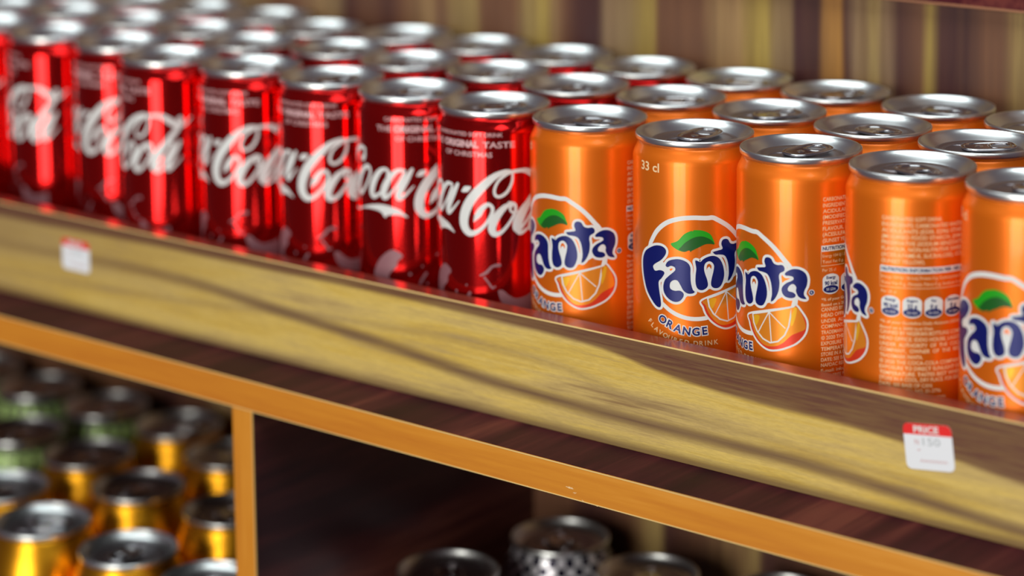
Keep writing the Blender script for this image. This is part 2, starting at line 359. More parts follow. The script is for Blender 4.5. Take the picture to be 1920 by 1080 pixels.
# ------------------------------------------------------------------ shelf and cabinet
XL, XR = -820, 420
YF, YO, YW = -43.5, -76.5, 156
sh = empty('drinks_shelf', (-0.2, 0.05, 0))
tag(sh, 'veneered drinks shelf with raised straw-coloured front board, orange edging and striped back', 'shelf')
def kid(o, par):
    o.parent = par; o.matrix_parent_inverse = Matrix.Translation(par.location).inverted(); return o
UV = {
  'F': P(-5.8, 94.2, -1.9, 96.1, 1.6, 96.4, 3.8, 95.1, 3.8, 92.9, 1.6, 90, -1.5, 87.9, -3, 86.5, -2.7, 85.1, -1.6, 84.4, 0.9, 85.1, 2.8, 84.7, 3.1, 83.6, 1.6, 81.3, 0.5, 80.2, 0.1, 78.8, 0.5, 75.3, 1.2, 71.6, 1.4, 68.7, 0.5, 67.6, -1.5, 68.2, -4.4, 70.9, -7.2, 74.5, -9.1, 79.3, -10.1, 84.3, -10, 88.8, -8.4, 92.1),
  'a1': P(3.8, 87.8, 5.2, 89.9, 8.2, 91, 11.1, 91.1, 14, 89.9, 15.4, 87.8, 15.5, 84.6, 15.7, 80.7, 16.5, 77.5, 17.4, 76.4, 16.5, 75.6, 14.3, 75.5, 12.4, 76.7, 11.1, 78.9, 9.8, 81, 8.2, 81.4, 6.5, 80.4, 5.9, 78.7, 6.3, 77.1, 8.2, 76.4, 10.8, 76.6, 12.4, 75.4, 12.1, 73.5, 10.5, 71.7, 8.2, 71.2, 5.5, 72.2, 3.3, 74.5, 2.6, 77.3, 3.3, 80.6, 5.2, 82.8, 7.2, 84.6, 8.5, 86, 8.2, 87.3, 6.5, 87.8, 4.8, 87),
  'n': P(17.6, 90.7, 18.1, 87.2, 17.8, 84, 17.8, 80.4, 18.7, 77.9, 20.5, 77.1, 22.4, 77.8, 23.4, 79.4, 23, 82, 22.1, 84.6, 21.6, 87.1, 22.1, 89.4, 23.7, 90.4, 25.2, 89.9, 26.2, 88.2, 25.9, 85.6, 25.3, 83.1, 24.8, 80.3, 25.3, 78.5, 27.1, 77.7, 29.2, 78.3, 30.6, 80.8, 31.2, 83.9, 30.6, 87.8, 28.9, 91.2, 26.5, 92.7, 24, 92.7, 21.4, 91.6, 19.9, 90.2, 18.8, 90.7),
  't': P(25.8, 94.6, 28.4, 95.2, 30.3, 95.8, 29.7, 98, 30.2, 99.7, 31.6, 100.2, 33.1, 99.7, 34.3, 97.9, 36.1, 97.3, 38.2, 97.5, 39.3, 96.4, 39.1, 94.9, 37.3, 93.7, 36.8, 92.1, 37.1, 89.4, 36.7, 85.7, 35.4, 82.6, 33.9, 80.8, 33.1, 81, 33.6, 83.8, 33.4, 87.4, 32.6, 90.5, 31.2, 92.6, 28.8, 93.2, 26.8, 93.4),
  'a2': P(39.5, 93.7, 40.6, 94.9, 43, 96, 45.8, 95.9, 48.3, 94.4, 49.3, 91.9, 49.1, 88.9, 48.1, 86.5, 47.9, 84.6, 48.9, 82.8, 47, 82.9, 45.4, 83.9, 44.4, 86.1, 44.5, 88, 43.3, 89.3, 41.8, 88.7, 40.8, 87.2, 41.2, 86, 43, 85.6, 44.2, 84.6, 43.9, 83.4, 42, 82.9, 39.6, 83.5, 38.2, 85.4, 38.3, 87.5, 40, 89.4, 42.1, 90.5, 43.3, 91.4, 43, 92.5, 41.5, 92.9, 40, 92.9),
  'reg': P(50.6, 85),
  'ringB': P(-4.8, 96.7, -1.1, 102.8, 4.1, 107.4, 10.2, 109.8, 16.4, 110.6, 22.7, 110.4, 28.5, 108.5),
  'ringA': P(22.2, 110.9, 27.6, 109.5, 32.5, 106.4, 36.1, 103.2, 39.1, 99.8, 41.5, 97),
  'ringlo': P(2.7, 69.2, 6.2, 66.8, 10.2, 65, 14.6, 63.9, 19, 63.7, 22.8, 64.1),
  'ringloA': P(5.4, 68.3, 10.9, 65.8, 16.5, 64.2, 21.9, 63.8, 24.3, 64.2),
  'leaf': P(6.3, 97.9, 9.5, 99.6, 12.7, 103, 15.8, 104.5, 16.6, 104.3, 17.1, 104.9, 20.8, 104.7, 24.3, 103, 25.9, 100.1, 26.4, 98.1, 24.6, 98.4, 22.1, 98.3, 18.9, 96.8, 16.2, 95.4, 15.5, 94.8, 14.9, 95.5, 12.7, 94.7, 9.5, 95.4),
  'leafd': P(10.2, 95.7, 11.1, 96.8, 13.3, 99.2, 17.1, 101.5, 20.8, 102, 24.6, 100.4, 26.4, 98.1, 24.6, 98.4, 22.1, 98.3, 18.9, 96.8, 16.2, 95.4, 15.5, 94.8, 14.9, 95.5, 12.7, 94.7),
  'slice': P(20.6, 72.6, 31.8, 76.3, 42.3, 78.9, 44.5, 80, 46.9, 77.3, 49.2, 73.4, 49.5, 69.7, 48.2, 66.1, 45, 62.7, 40.7, 60.4, 36.5, 58.9, 32.3, 58.4, 28.6, 59.7, 25.3, 62.1, 22.6, 65.5, 21.2, 69),
  'inner': P(23.3, 73.3, 24, 69.4, 26, 65.9, 29.2, 63.1, 32.9, 61.8, 36.6, 62.9, 39.6, 66, 41.4, 70.2, 42.1, 74.5, 42.3, 78.9),
  'spokes': P(32.3, 75.7, 26.6, 65.4, 33.5, 62.2, 39.9, 69.1),
  'red': P(42.3, 65.9, 45, 67.3, 48, 68.1, 46.9, 65.6, 43.2, 62.5, 37.1, 60.1, 40.2, 63.5),
  'yel': P(42.5, 78.1, 44.8, 78.7, 44.2, 73.8, 42.6, 70.2, 42.1, 73.3),
  'yel2': P(24, 72.5, 27.4, 72.9, 25.4, 68.3),
  'stalk': P(43.9, 82.5, 43.1, 79.4),
  'C': P(28.6, 115.9, 24.9, 116.3, 19.2, 113.7, 13.1, 108.2, 7.4, 101.3, 4.4, 94.9, 4.1, 89.4, 6.8, 85.9, 10.8, 86.6, 14.9, 90.2, 18, 95.1, 18.7, 98.5, 16.7, 100.4, 14, 98.7, 11.6, 95.2, 9.4, 91.6),
  'Cloop': P(28.6, 115.2, 28.2, 111, 25.8, 106.4, 22.4, 104.2, 20.1, 104.9, 19.8, 108, 21.8, 112, 25.9, 115.2, 29.3, 116.2, 32.9, 116.4),
  'Csw': P(32.9, 116.4, 36, 115.5, 39.2, 113.2),
  'o': P(28.5, 100.1, 24.7, 99, 20.3, 94, 18.3, 88.9, 19.6, 85.9, 22.9, 86.8, 27, 91.4, 29.8, 96.6, 29.5, 100, 26.8, 100.9),
  'l': P(39.6, 105, 35, 98.8, 31.6, 91.6, 30.5, 87, 32.6, 85.7, 36.5, 87.6),
  'hy': P(3.6, 107.4, 4.8, 108.6, 8, 108.7, 7.4, 107.1, 5.8, 105.8, 2.8, 105.8),
  'a': P(-15.1, 95.3, -14.1, 99.2, -10.7, 104.5, -6.7, 108.5, -2.9, 109.4),
  'a_r': P(1.4, 109.2, -1.8, 104.9, -5, 99.2, -6.6, 94.7, -5, 94.2, -1.9, 97.4, 1.5, 100.8),
  'a_b': P(-15.1, 95.3, -13.3, 93.9, -9.5, 97.1, -4.9, 103, -2.3, 108.6),
  'c': P(-13.1, 104.9, -11.7, 107.3, -13.4, 108.7, -17.1, 106.7, -21.8, 100.7, -23.3, 95.5, -21.1, 93.6, -17.3, 95.4, -14.3, 98.6),
  'o1': P(-22.9, 109.4, -22.6, 105.7, -25.2, 100.2, -30.1, 94.9),
  'un': P(-31.2, 86.7, -23.5, 89.4, -15.2, 90.6, -7, 89.1, -3.9, 87, -1.8, 84.8, -6.4, 86, -12.4, 85.5, -13.8, 84.1, -16.7, 87, -23.5, 87.5),
  's1': P(21, 57.5, 23.4, 57.9, 26.3, 55.3, 30.2, 53.5, 35.6, 54.3, 38.5, 55.3, 39, 49.8, 38.4, 44.9, 33.3, 46.7, 26.2, 48.9, 22.8, 51.6),
  's2': P(12.4, 65.2, 15.4, 66.8, 18.3, 69.8, 21.6, 70.5),
  's3': P(14.4, 64.3, 16.3, 61.9, 18.2, 59.3, 19.6, 60),
  's4': P(-20.7, 51.6, -21, 55.6, -19.2, 60, -15.6, 64.5, -10.5, 67.9, -6.3, 66.9, -4.8, 64.9, -7.4, 62.3, -8, 59.2, -11.8, 55.8, -12.4, 51.7, -13.6, 50.6),
  's5': P(3.9, 51.2, 4.9, 53.2, 6.9, 56.1),
}

# ------------------------------------------------------------------ shelf and cabinet
board = kid(box('shelf_board', XL, XR, YO + 0.8, YW - 0.3, -12.4, 3.0, M['dark_y']), sh)
sub = lambda o, par: kid2(o, par)
def kid2(o, par):
    o.parent = par; o.matrix_parent_inverse = par.matrix_basis.inverted(); return o
sub(box('edge_band', XL, XR, YO, YO + 0.8, -12.4, 3.0, M['orange_x'], bevel=0.0002), board)
for z in (2.75, -12.35):
    sub(box('edge_band_rim', XL, XR, YO - 0.12, YO + 0.3, z - 0.22, z + 0.22, M['pale_edge'], bevel=0), board)
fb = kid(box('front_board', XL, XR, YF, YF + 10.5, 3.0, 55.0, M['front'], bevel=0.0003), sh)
sub(box('top_edging', XL, XR, YF + 0.7, YF + 10.6, 54.9, 55.25, M['dark_x'], bevel=0), fb)
sub(box('edge_strip', XL, XR, YF - 0.05, YF + 0.75, 54.6, 55.3, M['pale_edge'], bevel=0.0002), fb)
kid(box('back_panel', XL, XR, YW, YW + 9, 3.0, 330, M['wall'], bevel=0), sh)
rail = kid(box('back_rail', XL, XR, YW - 8, YW, 188.6, 206, M['dark_y'], bevel=0.0003), sh)
sub(box('edge_strip', XL, XR, YW - 8.2, YW - 7.4, 188.4, 189.6, M['pale_brown'], bevel=0.0002), rail)  # brown strip along the rail's lower edge, paler than the rail
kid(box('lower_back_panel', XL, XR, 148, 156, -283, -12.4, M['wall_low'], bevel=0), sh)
for x0, x1 in ((-229.5, -215.2), (-785, -771), (330, 344)):
    dv = kid(box('divider', x0, x1, YO + 0.9, 148, -283, -12.6, M['dark_side'], bevel=0.0002), sh)
    sub(box('edge_band', x0, x1, YO + 0.05, YO + 0.9, -283, -12.5, M['orange_z'], bevel=0.0002), dv)
    sub(box('edge_band_rim', x1 - 0.35, x1 + 0.05, YO - 0.05, YO + 0.3, -283, -12.5, M['pale_edge'], bevel=0), dv)
kid(box('lower_shelf_board', XL, XR, YO - 10, YW, -299, -283, M['dark_y']), sh)

# chips of laminate along the lower edge of the orange edge band
for x, z, w_ in ((-13, -7.4, 2.2), (-11, -9.6, 1.0), (-6, -12.0, 0.8), (-39, -12.2, 0.7), (2, -12.3, 0.6)):
    a = Art(['ink_cream'])
    for k in range(5 if w_ > 1 else 2):
        dx = random.uniform(-w_, w_); a.stroke([(dx - w_ * .6, random.uniform(-.5, .5)), (dx + w_ * .6, random.uniform(-.4, .6))], 0.22, 'ink_cream', 0.05, caps=False)
    o = a.build('laminate_chip', None); o.location = (x * MM, YO * MM, z * MM); sub(o, board)

# ------------------------------------------------------------------ cans
def lid_mesh(z1, name='lid', steep=False):
    """double seam, sloping chuck wall, countersink groove and panel; z1 = top of the seam"""
    pr = [(25.4, -4.4), (26.2, -3.3), (26.9, -2.9), (27.15, -2.3), (27.2, -1.0), (27.0, -0.3), (26.6, 0.0), (26.2, -0.02), (25.9, -0.4), (25.6, -1.2),
          (25.0, -2.2), (24.1, -3.3), (23.0, -4.5), (22.0, -5.5), (21.4, -6.3), (21.1, -6.8), (20.7, -6.9), (20.3, -6.7), (20.1, -6.0), (19.9, -5.0), (19.5, -4.6), (18.9, -4.5),
          (17.6, -4.5), (17.2, -4.75), (16.4, -4.8), (12, -4.8), (6, -4.8), (0.8, -4.8)]
    if steep: pr = pr[:9] + [(25.65, -1.2), (25.2, -2.4), (24.55, -3.6), (23.7, -4.7), (22.6, -5.6), (21.5, -6.3)] + pr[14:]
    pr = pr[:9] + [(r, -0.4 + (z + 0.4) * 0.82) for r, z in pr[9:]]
    me = lathe(name, [(r, z1 + z) for r, z in pr], 96, cap1=True)
    me.materials.append(M['steel']); me.materials.append(M['panel'])
    for p in me.polygons:
        if p.center.xy.length < 0.0206 or len(p.vertices) > 4: p.material_index = 1
    # scored mouth: a raised bead on the panel
    bm = bmesh.new(); bm.from_mesh(me)
    n, q = 40, 6; rings = []
    for i in range(n):
        t = 2 * math.pi * i / n; cx, cy = -8.6 + 7.2 * math.cos(t), 9.2 * math.sin(t)
        nx, ny = math.cos(t), math.sin(t)
        rings.append([bm.verts.new(((cx + nx * 0.55 * math.cos(2 * math.pi * k / q)) * MM, (cy + ny * 0.55 * math.cos(2 * math.pi * k / q)) * MM, (z1 - 4.0 + 0.42 * math.sin(2 * math.pi * k / q)) * MM)) for k in range(q)])
    for i in range(n):
        for k in range(q):
            bm.faces.new((rings[i][k], rings[i][(k + 1) % q], rings[(i + 1) % n][(k + 1) % q], rings[(i + 1) % n][k])).material_index = 1
    bmesh.ops.recalc_face_normals(bm, faces=bm.faces[:])
    bm.to_mesh(me); bm.free(); return me

def tab_mesh(z1):
    """ring-pull: rolled rim, web with the rivet at the nose half, finger hole at the heel half"""
    bm = bmesh.new(); z0 = z1 - 1.95
    def se(t, a, b, e=2.8):
        c, s_ = math.cos(t), math.sin(t)
        return a * abs(c) ** (2 / e) * (1 if c >= 0 else -1), b * abs(s_) ** (2 / e) * (1 if s_ >= 0 else -1)
    def tube(cx, a, b, r, zr, z, n=44, q=8, tilt=0.03):
        rings = []
        for i in range(n):
            t = 2 * math.pi * i / n; x, y = se(t, a, b); dx, dy = math.cos(t), math.sin(t)
            rings.append([bm.verts.new(((cx + x + dx * r * math.cos(2 * math.pi * k / q)) * MM, (y + dy * r * math.cos(2 * math.pi * k / q)) * MM,
                                        (z + zr * math.sin(2 * math.pi * k / q) + (cx + x) * tilt) * MM)) for k in range(q)])
        for i in range(n):
            for k in range(q):
                bm.faces.new((rings[i][k], rings[i][(k + 1) % q], rings[(i + 1) % n][(k + 1) % q], rings[(i + 1) % n][k]))
    tube(4.2, 11.4, 7.2, 1.15, 0.75, z0)
    tube(9.2, 4.6, 4.6, 0.9, 0.55, z0)
    # web between nose and finger hole
    n = 28; top = []; bot = []
    pts = []
    for i in range(n):
        t = math.pi / 2 + math.pi * i / (n - 1); x, y = se(t, 11.0, 6.9); pts.append((4.2 + x, y))
    for i in range(n):
        t = -math.pi / 2 - math.pi * i / (n - 1); x, y = se(t, 4.6, 4.6); pts.append((9.2 + x, y))
    for z in (0.15, -0.25):
        vs = [bm.verts.new((x * MM, y * MM, (z0 + z + x * 0.03) * MM)) for x, y in pts]
        for i in range(n - 1):
            j = 2 * n - 1 - i
            f = (vs[i], vs[i + 1], vs[j - 1], vs[j])
            bm.faces.new(f if z < 0 else tuple(reversed(f)))
    bmesh.ops.recalc_face_normals(bm, faces=bm.faces[:])
    me = bpy.data.meshes.new('pull_tab'); bm.to_mesh(me); bm.free(); return me

SLIM = [(20.5, 3.6), (22.0, 3.0), (23.3, 3.0), (24.2, 3.6), (25.6, 5.6), (27.2, 8.4), (28.1, 11.0), (28.4, 13.5), (28.4, 30), (28.4, 60), (28.4, 90), (28.4, 120), (28.4, 133.6),
        (28.25, 134.8), (27.9, 136.0), (27.3, 137.3), (26.75, 138.4), (26.4, 139.3), (26.15, 140.0), (25.9, 140.6), (25.5, 141.1)]
TALL = [(22.0, 1.2), (23.5, 0.0), (25.5, 0.2), (27.5, 3), (30.5, 7), (32.4, 11), (33.0, 15), (33.0, 60), (33.0, 130), (32.9, 138), (32.2, 143), (31.0, 147.5), (29.4, 152), (28.0, 155.2), (27.0, 157.6), (26.2, 159.6), (25.8, 160.6), (25.4, 161)]

def body_mesh(name, prof): return lathe(name, prof, 96, cap0=True)

R = 28.4
# ---- orange can print
def fanta_art():
    a = Art(['ink_white', 'ink_blue', 'ink_green', 'ink_dgreen', 'ink_red', 'ink_yellow', 'ink_amber', 'orange'])
    W = 'ink_white'
    ring = UV['ringB'][:-1] + P(25.4, 110.5) + UV['ringA'][1:] + P(43.6, 92.5, 44.6, 87, 44.0, 80)
    a.stroke(ring, 2.1, W, 0.0)
    a.stroke(P(-4.8, 96.7, -7.0, 90, -7.2, 84, -5, 77, -1, 72) + UV['ringlo'], 1.9, W, 0.0)
    for k in ('F', 'a1', 'n', 't', 'a2'):
        a.poly(UV[k], W, 0.03); a.stroke(UV[k], 2.3, W, 0.03, closed=True)
    # the white ground that fills the counters
    a.poly(P(-3.5, 92, 4, 88, 8, 83, 12, 80, 16.5, 80, 21, 82, 24, 88, 28, 80, 33, 86, 40, 90, 45, 88, 43, 83.5, 40, 84, 35, 81, 30, 79, 24, 77.5, 18, 77, 12, 73, 6, 74, 2, 80, -2, 84), W, 0.02)
    for k in ('F', 'a1', 'n', 't', 'a2'): a.poly(UV[k], 'ink_blue', 0.07)
    x, y = 51.2, 85.6
    a.disc(x, y, 1.3, W, 0.03); a.disc(x, y, 1.0, 'ink_blue', 0.07); a.stroke([(x - .25, y - .45), (x - .25, y + .45), (x + .25, y + .3), (x - .1, y), (x + .35, y - .45)], 0.18, W, 0.1, smooth=False, caps=False)
    a.poly(UV['leaf'], 'ink_green', 0.03); a.poly(UV['leafd'], 'ink_dgreen', 0.06)
    # orange wedge
    a.poly(UV['slice'], 'ink_red', 0.05, n=5); 
    a.poly(P(42.5, 78, 45.2, 78.6, 47.2, 75.4, 48.6, 71.5, 48.4, 69, 45, 67.4, 42.3, 65.9, 39, 62.6, 35.5, 60.6, 30.5, 60.2, 27, 62.2, 24.2, 65.6, 22.4, 70, 22.2, 72.6), 'ink_amber', 0.06)
    a.poly(UV['yel'], 'ink_yellow', 0.08); a.poly(UV['inner'], 'ink_amber', 0.09); a.poly(UV['yel2'], 'ink_yellow', 0.11)
    a.stroke(UV['slice'], 0.85, W, 0.13, closed=True); a.stroke(UV['inner'] + [UV['inner'][0]], 0.7, W, 0.13, smooth=False)
    c = UV['spokes'][0]
    for p in UV['spokes'][1:]: a.stroke([c, p], 0.45, 'ink_white', 0.13, smooth=False, caps=False)
    a.stroke(UV['stalk'], 1.5, W, 0.05, smooth=False)
    return a
def arc_text(a, word, pts, h, mt, layer, bold, dy=0.0):
    for i, ch in enumerate(word):
        if ch == ' ': continue
        p0 = pts[max(0, i - 1)]; p1 = pts[min(len(pts) - 1, i + 1)]
        rot = math.atan2(p1[1] - p0[1], p1[0] - p0[0])
        vs, fs, wd = text_mesh(ch, bold)
        c, s_ = math.cos(rot), math.sin(rot)
        a._add([(pts[i][0] + (x - wd / 2) * h * c - (y - .5) * h * s_, pts[i][1] + (x - wd / 2) * h * s_ + (y - .5) * h * c) for x, y in vs], fs, mt, layer)
def fanta_text():
    a = Art(['ink_white', 'ink_blue', 'ink_cream', 'ink_brown'])
    og_ = P(2.34, 62.4, 6.1, 60.5, 9.8, 59.0, 13.8, 58.1, 18.0, 57.9, 22.0, 58.3)
    arc_text(a, 'ORANGE', og_, 4.0, 'ink_white', 0.0, 0.085); arc_text(a, 'ORANGE', og_, 3.7, 'ink_blue', 0.05, 0.03)
    fl = [(-4.9, 60.39), (-3.2, 58.75), (-1.1, 57.2), (1.2, 56.0), (3.7, 55.0), (6.1, 54.16), (8.7, 53.4), (11.2, 52.95), (13.9, 52.7), (15.9, 52.5), (18.0, 52.4), (20.47, 52.4), (22.3, 52.48), (24.4, 52.58), (27.4, 52.7)]
    arc_text(a, 'FLAVOURED DRINK', fl, 2.35, 'ink_cream', 0.0, 0.012)
    return a
def fanta_info():
    a = Art(['ink_white', 'ink_blue', 'ink_cream'])
    x0, wd = 56.0, 37.0; cr = 'ink_cream'
    rows = [(127.0, 'CARBONATED SOFT DRINK.', .70), (124.3, 'INGREDIENTS: CARBONATED WATER,', 1), (121.7, 'ACIDULANTS (E330, E296) STABI-', 1), (119.1, '(MODIFIED FOOD STARCH, (E444)', 1),
            (116.5, 'PRESERVATIVE (SODIUM BENZOATE)', 1), (113.9, 'FLAVOUR, NON-NUTRITIVE SWEET', 1), (111.3, '(ACESULFAME-K, SUCRALOSE), COL', 1), (108.6, '(SUNSET YELLOW).', .5)]
    for z, t, f in rows: a.text(t, x0, z - .9, 1.75, cr, 0, width=wd * f, bold=0.012)
    a.rect(x0 - .6, x0 + wd + .6, 103.6, 106.3, 'ink_white', 0.0)
    a.text('NUTRITION INFORMATION PER 100 ml', x0, 104.2, 1.6, 'ink_blue', 0.04, width=wd, bold=0.03)
    a.stroke([(x0 - .6, 103.7), (x0 - .6, 97.2), (x0 + wd + .6, 97.2), (x0 + wd + .6, 103.7)], 0.22, cr, 0, smooth=False, caps=False)
    a.text('Energy 154 kJ / 36 kcal, Protein 0 g, Carbohydrate 9 g', x0, 101.0, 1.35, cr, 0, width=wd)
    a.text('Total Fat 0 g, Dietary Fibre 0 g, Sodium 5 mg', x0, 98.4, 1.35, cr, 0, width=wd)
    a.text('Per 25 cl', x0, 94.6, 1.4, cr, 0, width=6.5)
    for k, (t1, t2, t3) in enumerate((('Energy', '90 kcal', '5% GDA'), ('Sugars', '22 g', '25% GDA'), ('Fat', '0 g', '0% GDA'), ('Saturates', '0 g', '0% GDA'))):
        cx = x0 + 4.2 + k * 9.2
        pill = [(cx + 4.1 * math.cos(t), 88.9 + (2.0 if math.sin(t) >= 0 else -2.0) + 2.6 * math.sin(t)) for t in [2 * math.pi * i / 28 for i in range(28)]]
        a.poly(pill, 'ink_white', 0.0, smooth=False); a.disc(cx, 86.6, 3.7, 'ink_blue', 0.03, 20, 0.46)
        a.text(t1, cx, 91.9, 1.35, 'ink_blue', 0.03, width=(4.6 if k < 2 else 2.2 if k == 2 else 6.2), bold=0.03, align='C')
        a.text(t2, cx, 89.4, 1.8, 'ink_blue', 0.03, width=(6.2 if k == 0 else 4.2 if k == 1 else 3.2), bold=0.04, align='C')
        a.text(t3, cx, 86.6, 1.2, 'ink_white', 0.06, width=4.6, align='C')
    rows = [(82.3, '*% of your Guideline Daily Amount (GDA)', .98, 1.3), (79.9, 'Based on a 2000 kcal Diet.', .62, 1.3), (77.6, 'CANNED BY NIGERIAN BOTTLING COMP-', 1, 1.7), (75.0, 'HEAD OFFICE: IDDO HOUSE, LAGOS,', 1, 1.7),
            (72.4, 'UNDER  AUTHORITY  OF  THE  COCA', 1, 1.7), (69.9, 'COMPANY,  OWNER  OF  THE  REG.', 1, 1.7), (67.3, 'TRADEMARK FANTA.', .5, 1.7), (64.8, '© 2020 THE COCA-COLA COMPANY', 1, 1.7), (62.3, 'EXPOSURE TO DIRECT SUNLIGHT OR', 1, 1.7),
            (59.8, 'TEMPERATURE. TASTES BEST WHEN', 1, 1.7), (57.4, 'STORE IN A COOL, DRY PLACE. FOR BEST', 1, 1.7), (54.9, 'DATE: SEE BASE OF CAN.', .62, 1.7), (52.5, 'NAFDAC REGN. NO. 01-3796', .72, 1.7), (50.0, 'E-mail: info@cchellenic.com', .78, 1.6), (47.6, 'TOLL FREE NO.', .4, 1.6)]
    for z, t, f, h in rows: a.text(t, x0 - .3, z - .8, h, cr, 0, width=wd * f, bold=0.012)
    return a
def fanta_volume():
    a = Art(['ink_cream']); a.text('33 cl', -11.3, 130.2, 4.2, 'ink_cream', 0.0, width=11.6, bold=0.02); return a
def cola_art():
    a = Art(['ink_white']); W = 'ink_white'
    wC = [1.6, 2.1, 3.2, 4.4, 4.8, 5.0, 4.6, 3.4, 2.2, 1.7, 1.6, 1.7, 1.9, 2.6, 3.2, 0.4]
    wl = [1.1, 1.3, 1.5, 1.5, 1.4, 1.3, 1.3, 1.5, 1.7, 1.8]
    # second word
    a.stroke(UV['C'], wC, W, 0.0); a.stroke(UV['Cloop'], wl, W, 0.01)
    a.stroke([UV['Cloop'][-1]] + P(36.0, 115.9, 39.5, 113.9, 43.0, 111.4, 45.0, 110.0), [1.8, 2.6, 3.3, 3.2, 1.6], W, 0.02)
    a.stroke(UV['o'], [1.6, 2.6, 3.8, 3.8, 3.0, 1.8, 1.4, 1.5, 1.6, 1.6], W, 0.03)
    a.stroke(P(28.6, 100.2, 27.2, 98.0, 28.3, 96.2, 30.6, 96.6), [1.2, 1.1, 1.1, .9], W, 0.035)
    a.stroke(P(52.0, 115.0, 48.8, 111.8, 45.8, 110.6, 44.2, 112.6, 45.6, 115.2, 46.6, 113.0, 43.6, 108.4, 39.6, 103.4, 35.0, 97.4, 31.9, 91.4, 31.2, 87.4, 32.8, 85.8, 36.6, 87.8),
             [0.6, 1.2, 1.3, 1.3, 1.4, 1.8, 2.6, 3.2, 3.8, 3.8, 3.2, 2.0, 1.1], W, 0.04)
    def low_a(dx, dz, lay, s_=1.0):
        T = lambda pts: [(x + dx, y + dz) for x, y in pts]
        a.stroke(T(P(-3.2, 108.6, -6.7, 108.5, -10.7, 104.8, -13.8, 99.6, -14.6, 95.8, -13.4, 94.4, -10.6, 96.6, -6.6, 101.6, -3.2, 107.4)), [1.4, 2.0, 3.0, 3.6, 3.2, 2.2, 1.4, 1.2, 1.4], W, lay)
        a.stroke(T(P(0.6, 109.2, -1.9, 105.0, -5.0, 99.6, -6.5, 95.6, -5.4, 94.3, -2.0, 97.2, 1.3, 100.8)), [1.6, 3.0, 3.6, 3.2, 2.0, 1.2, .6], W, lay + 0.005)
    low_a(44.6, -7.2, 0.05)
    a.text('®', 55.5, 87.0, 2.4, W, 0.0, width=2.2)
    a.poly(UV['hy'], W, 0.0, n=3)
    # first word
    low_a(0, 0, 0.06)
    a.stroke(P(-11.7, 105.6, -11.6, 107.6, -13.6, 108.9, -17.1, 106.9, -20.9, 101.2, -22.1, 96.2, -20.6, 94.1, -17.0, 96.0, -13.9, 99.0), [2.2, 1.6, 1.6, 2.6, 3.6, 3.4, 2.2, 1.4, 1.0], W, 0.07)
    T = lambda pts, dx, dz: [(x + dx, y + dz) for x, y in pts]
    a.stroke(T(UV['o'], -53.0, 8.4), [1.6, 2.6, 3.8, 3.8, 3.0, 1.8, 1.4, 1.5, 1.6, 1.6], W, 0.08)
    a.stroke(T(UV['C'], -56.0, 1.5), wC, W, 0.09); a.stroke(T(P(28.6, 115.2, 28.4, 112.4, 26.8, 110.6, 25.2, 111.6), -56.0, 1.5), [1.6, 2.0, 2.6, 1.2], W, 0.095)
    a.poly(UV['un'], W, 0.0, n=3)
    a.stroke(P(-49, 88.0, -42, 85.2, -36, 85.2, -30, 87.0), [1.2, 1.4, 1.0, .8], W, 0.1)
    return a
def cola_small():
    a = Art(['ink_pink', 'ink_dim']); K = 'ink_pink'
    a.text('CARBONATED SOFT DRINK', -13.5, 133.3, 2.0, K, 0, width=37.5, bold=0.012)
    a.text('THE', -18.0, 128.0, 3.0, K, 0, width=8.4, bold=0.01); a.text('ORIGINAL', -8.4, 128.0, 3.1, K, 0, width=20.6, bold=0.06)
    a.text('TASTE', 14.2, 128.0, 3.0, K, 0, width=15.6, bold=0.02); a.text('OF CHRISTMAS', -7.6, 123.4, 2.5, K, 0, width=26.4, bold=0.012)
    return a
def cola_side():
    a = Art(['ink_pink']); K = 'ink_pink'
    for k in range(26):   # upright small print on the side seam
        z = 118 - k * 2.6
        a.text(random.choice(['INGREDIENTS', 'WATER SUGAR', 'STORE COOL', 'CAFFEINE', 'COLOUR E150D']), -60 if k % 2 else -72, z, 1.2, K, 0)
    return a
def cola_snow(dx=0):
    a = Art(['ink_dim'])
    # snowy patches of the wintery print round the foot
    D = 'ink_dim'
    if True:
        T = lambda pts: [(x + dx - (184 if x + dx > 92 else 0), y) for x, y in pts]
        a.poly(T(UV['s1']), D, 0); a.stroke(T(UV['s2']), [.8, 1.4, 1.2, 1.8], D, 0); a.stroke(T(UV['s3']), [.9, .8, 1.0, .6], D, 0.01)
        a.poly(T(UV['s4']), D, 0.0); a.stroke(T(UV['s5']), 1.4, D, 0.0)
        for k in range(4): a.disc(random.uniform(-6, 8) + dx, random.uniform(50, 62), random.uniform(.3, .9), D, 0.02, 8)
    return a

me_slim_red = body_mesh('body', SLIM); me_slim_red.materials.append(M['red'])
me_slim_or = body_mesh('body', SLIM); me_slim_or.materials.append(M['orange'])
me_lid = lid_mesh(145.0)
me_tab = tab_mesh(144.2); me_tab.materials.append(M['tab'])
me_rivet = lathe('rivet', [(2.3, 140.70), (2.2, 142.10), (1.7, 142.55), (0.9, 142.70), (0.1, 142.75)], 20, cap1=True); me_rivet.materials.append(M['tab'])
for me in (me_slim_red, me_slim_or, me_lid, me_tab, me_rivet):
    me.polygons.foreach_set('use_smooth', [True] * len(me.polygons))
def proto_art(fn, name):
    o = fn().build(name, R); me = o.data; bpy.data.objects.remove(o); return me
ME = dict(fl=proto_art(fanta_art, 'logo'), ft=proto_art(fanta_text, 'lettering'), cl=proto_art(cola_art, 'logo'), ct=proto_art(cola_small, 'lettering'), fi=proto_art(fanta_info, 'ingredients_print'), fv=proto_art(fanta_volume, 'volume_mark'), cs=proto_art(cola_side, 'side_print'), cw=proto_art(cola_snow, 'wintry_print'), cv=proto_art(lambda: cola_snow(92), 'wintry_print'))

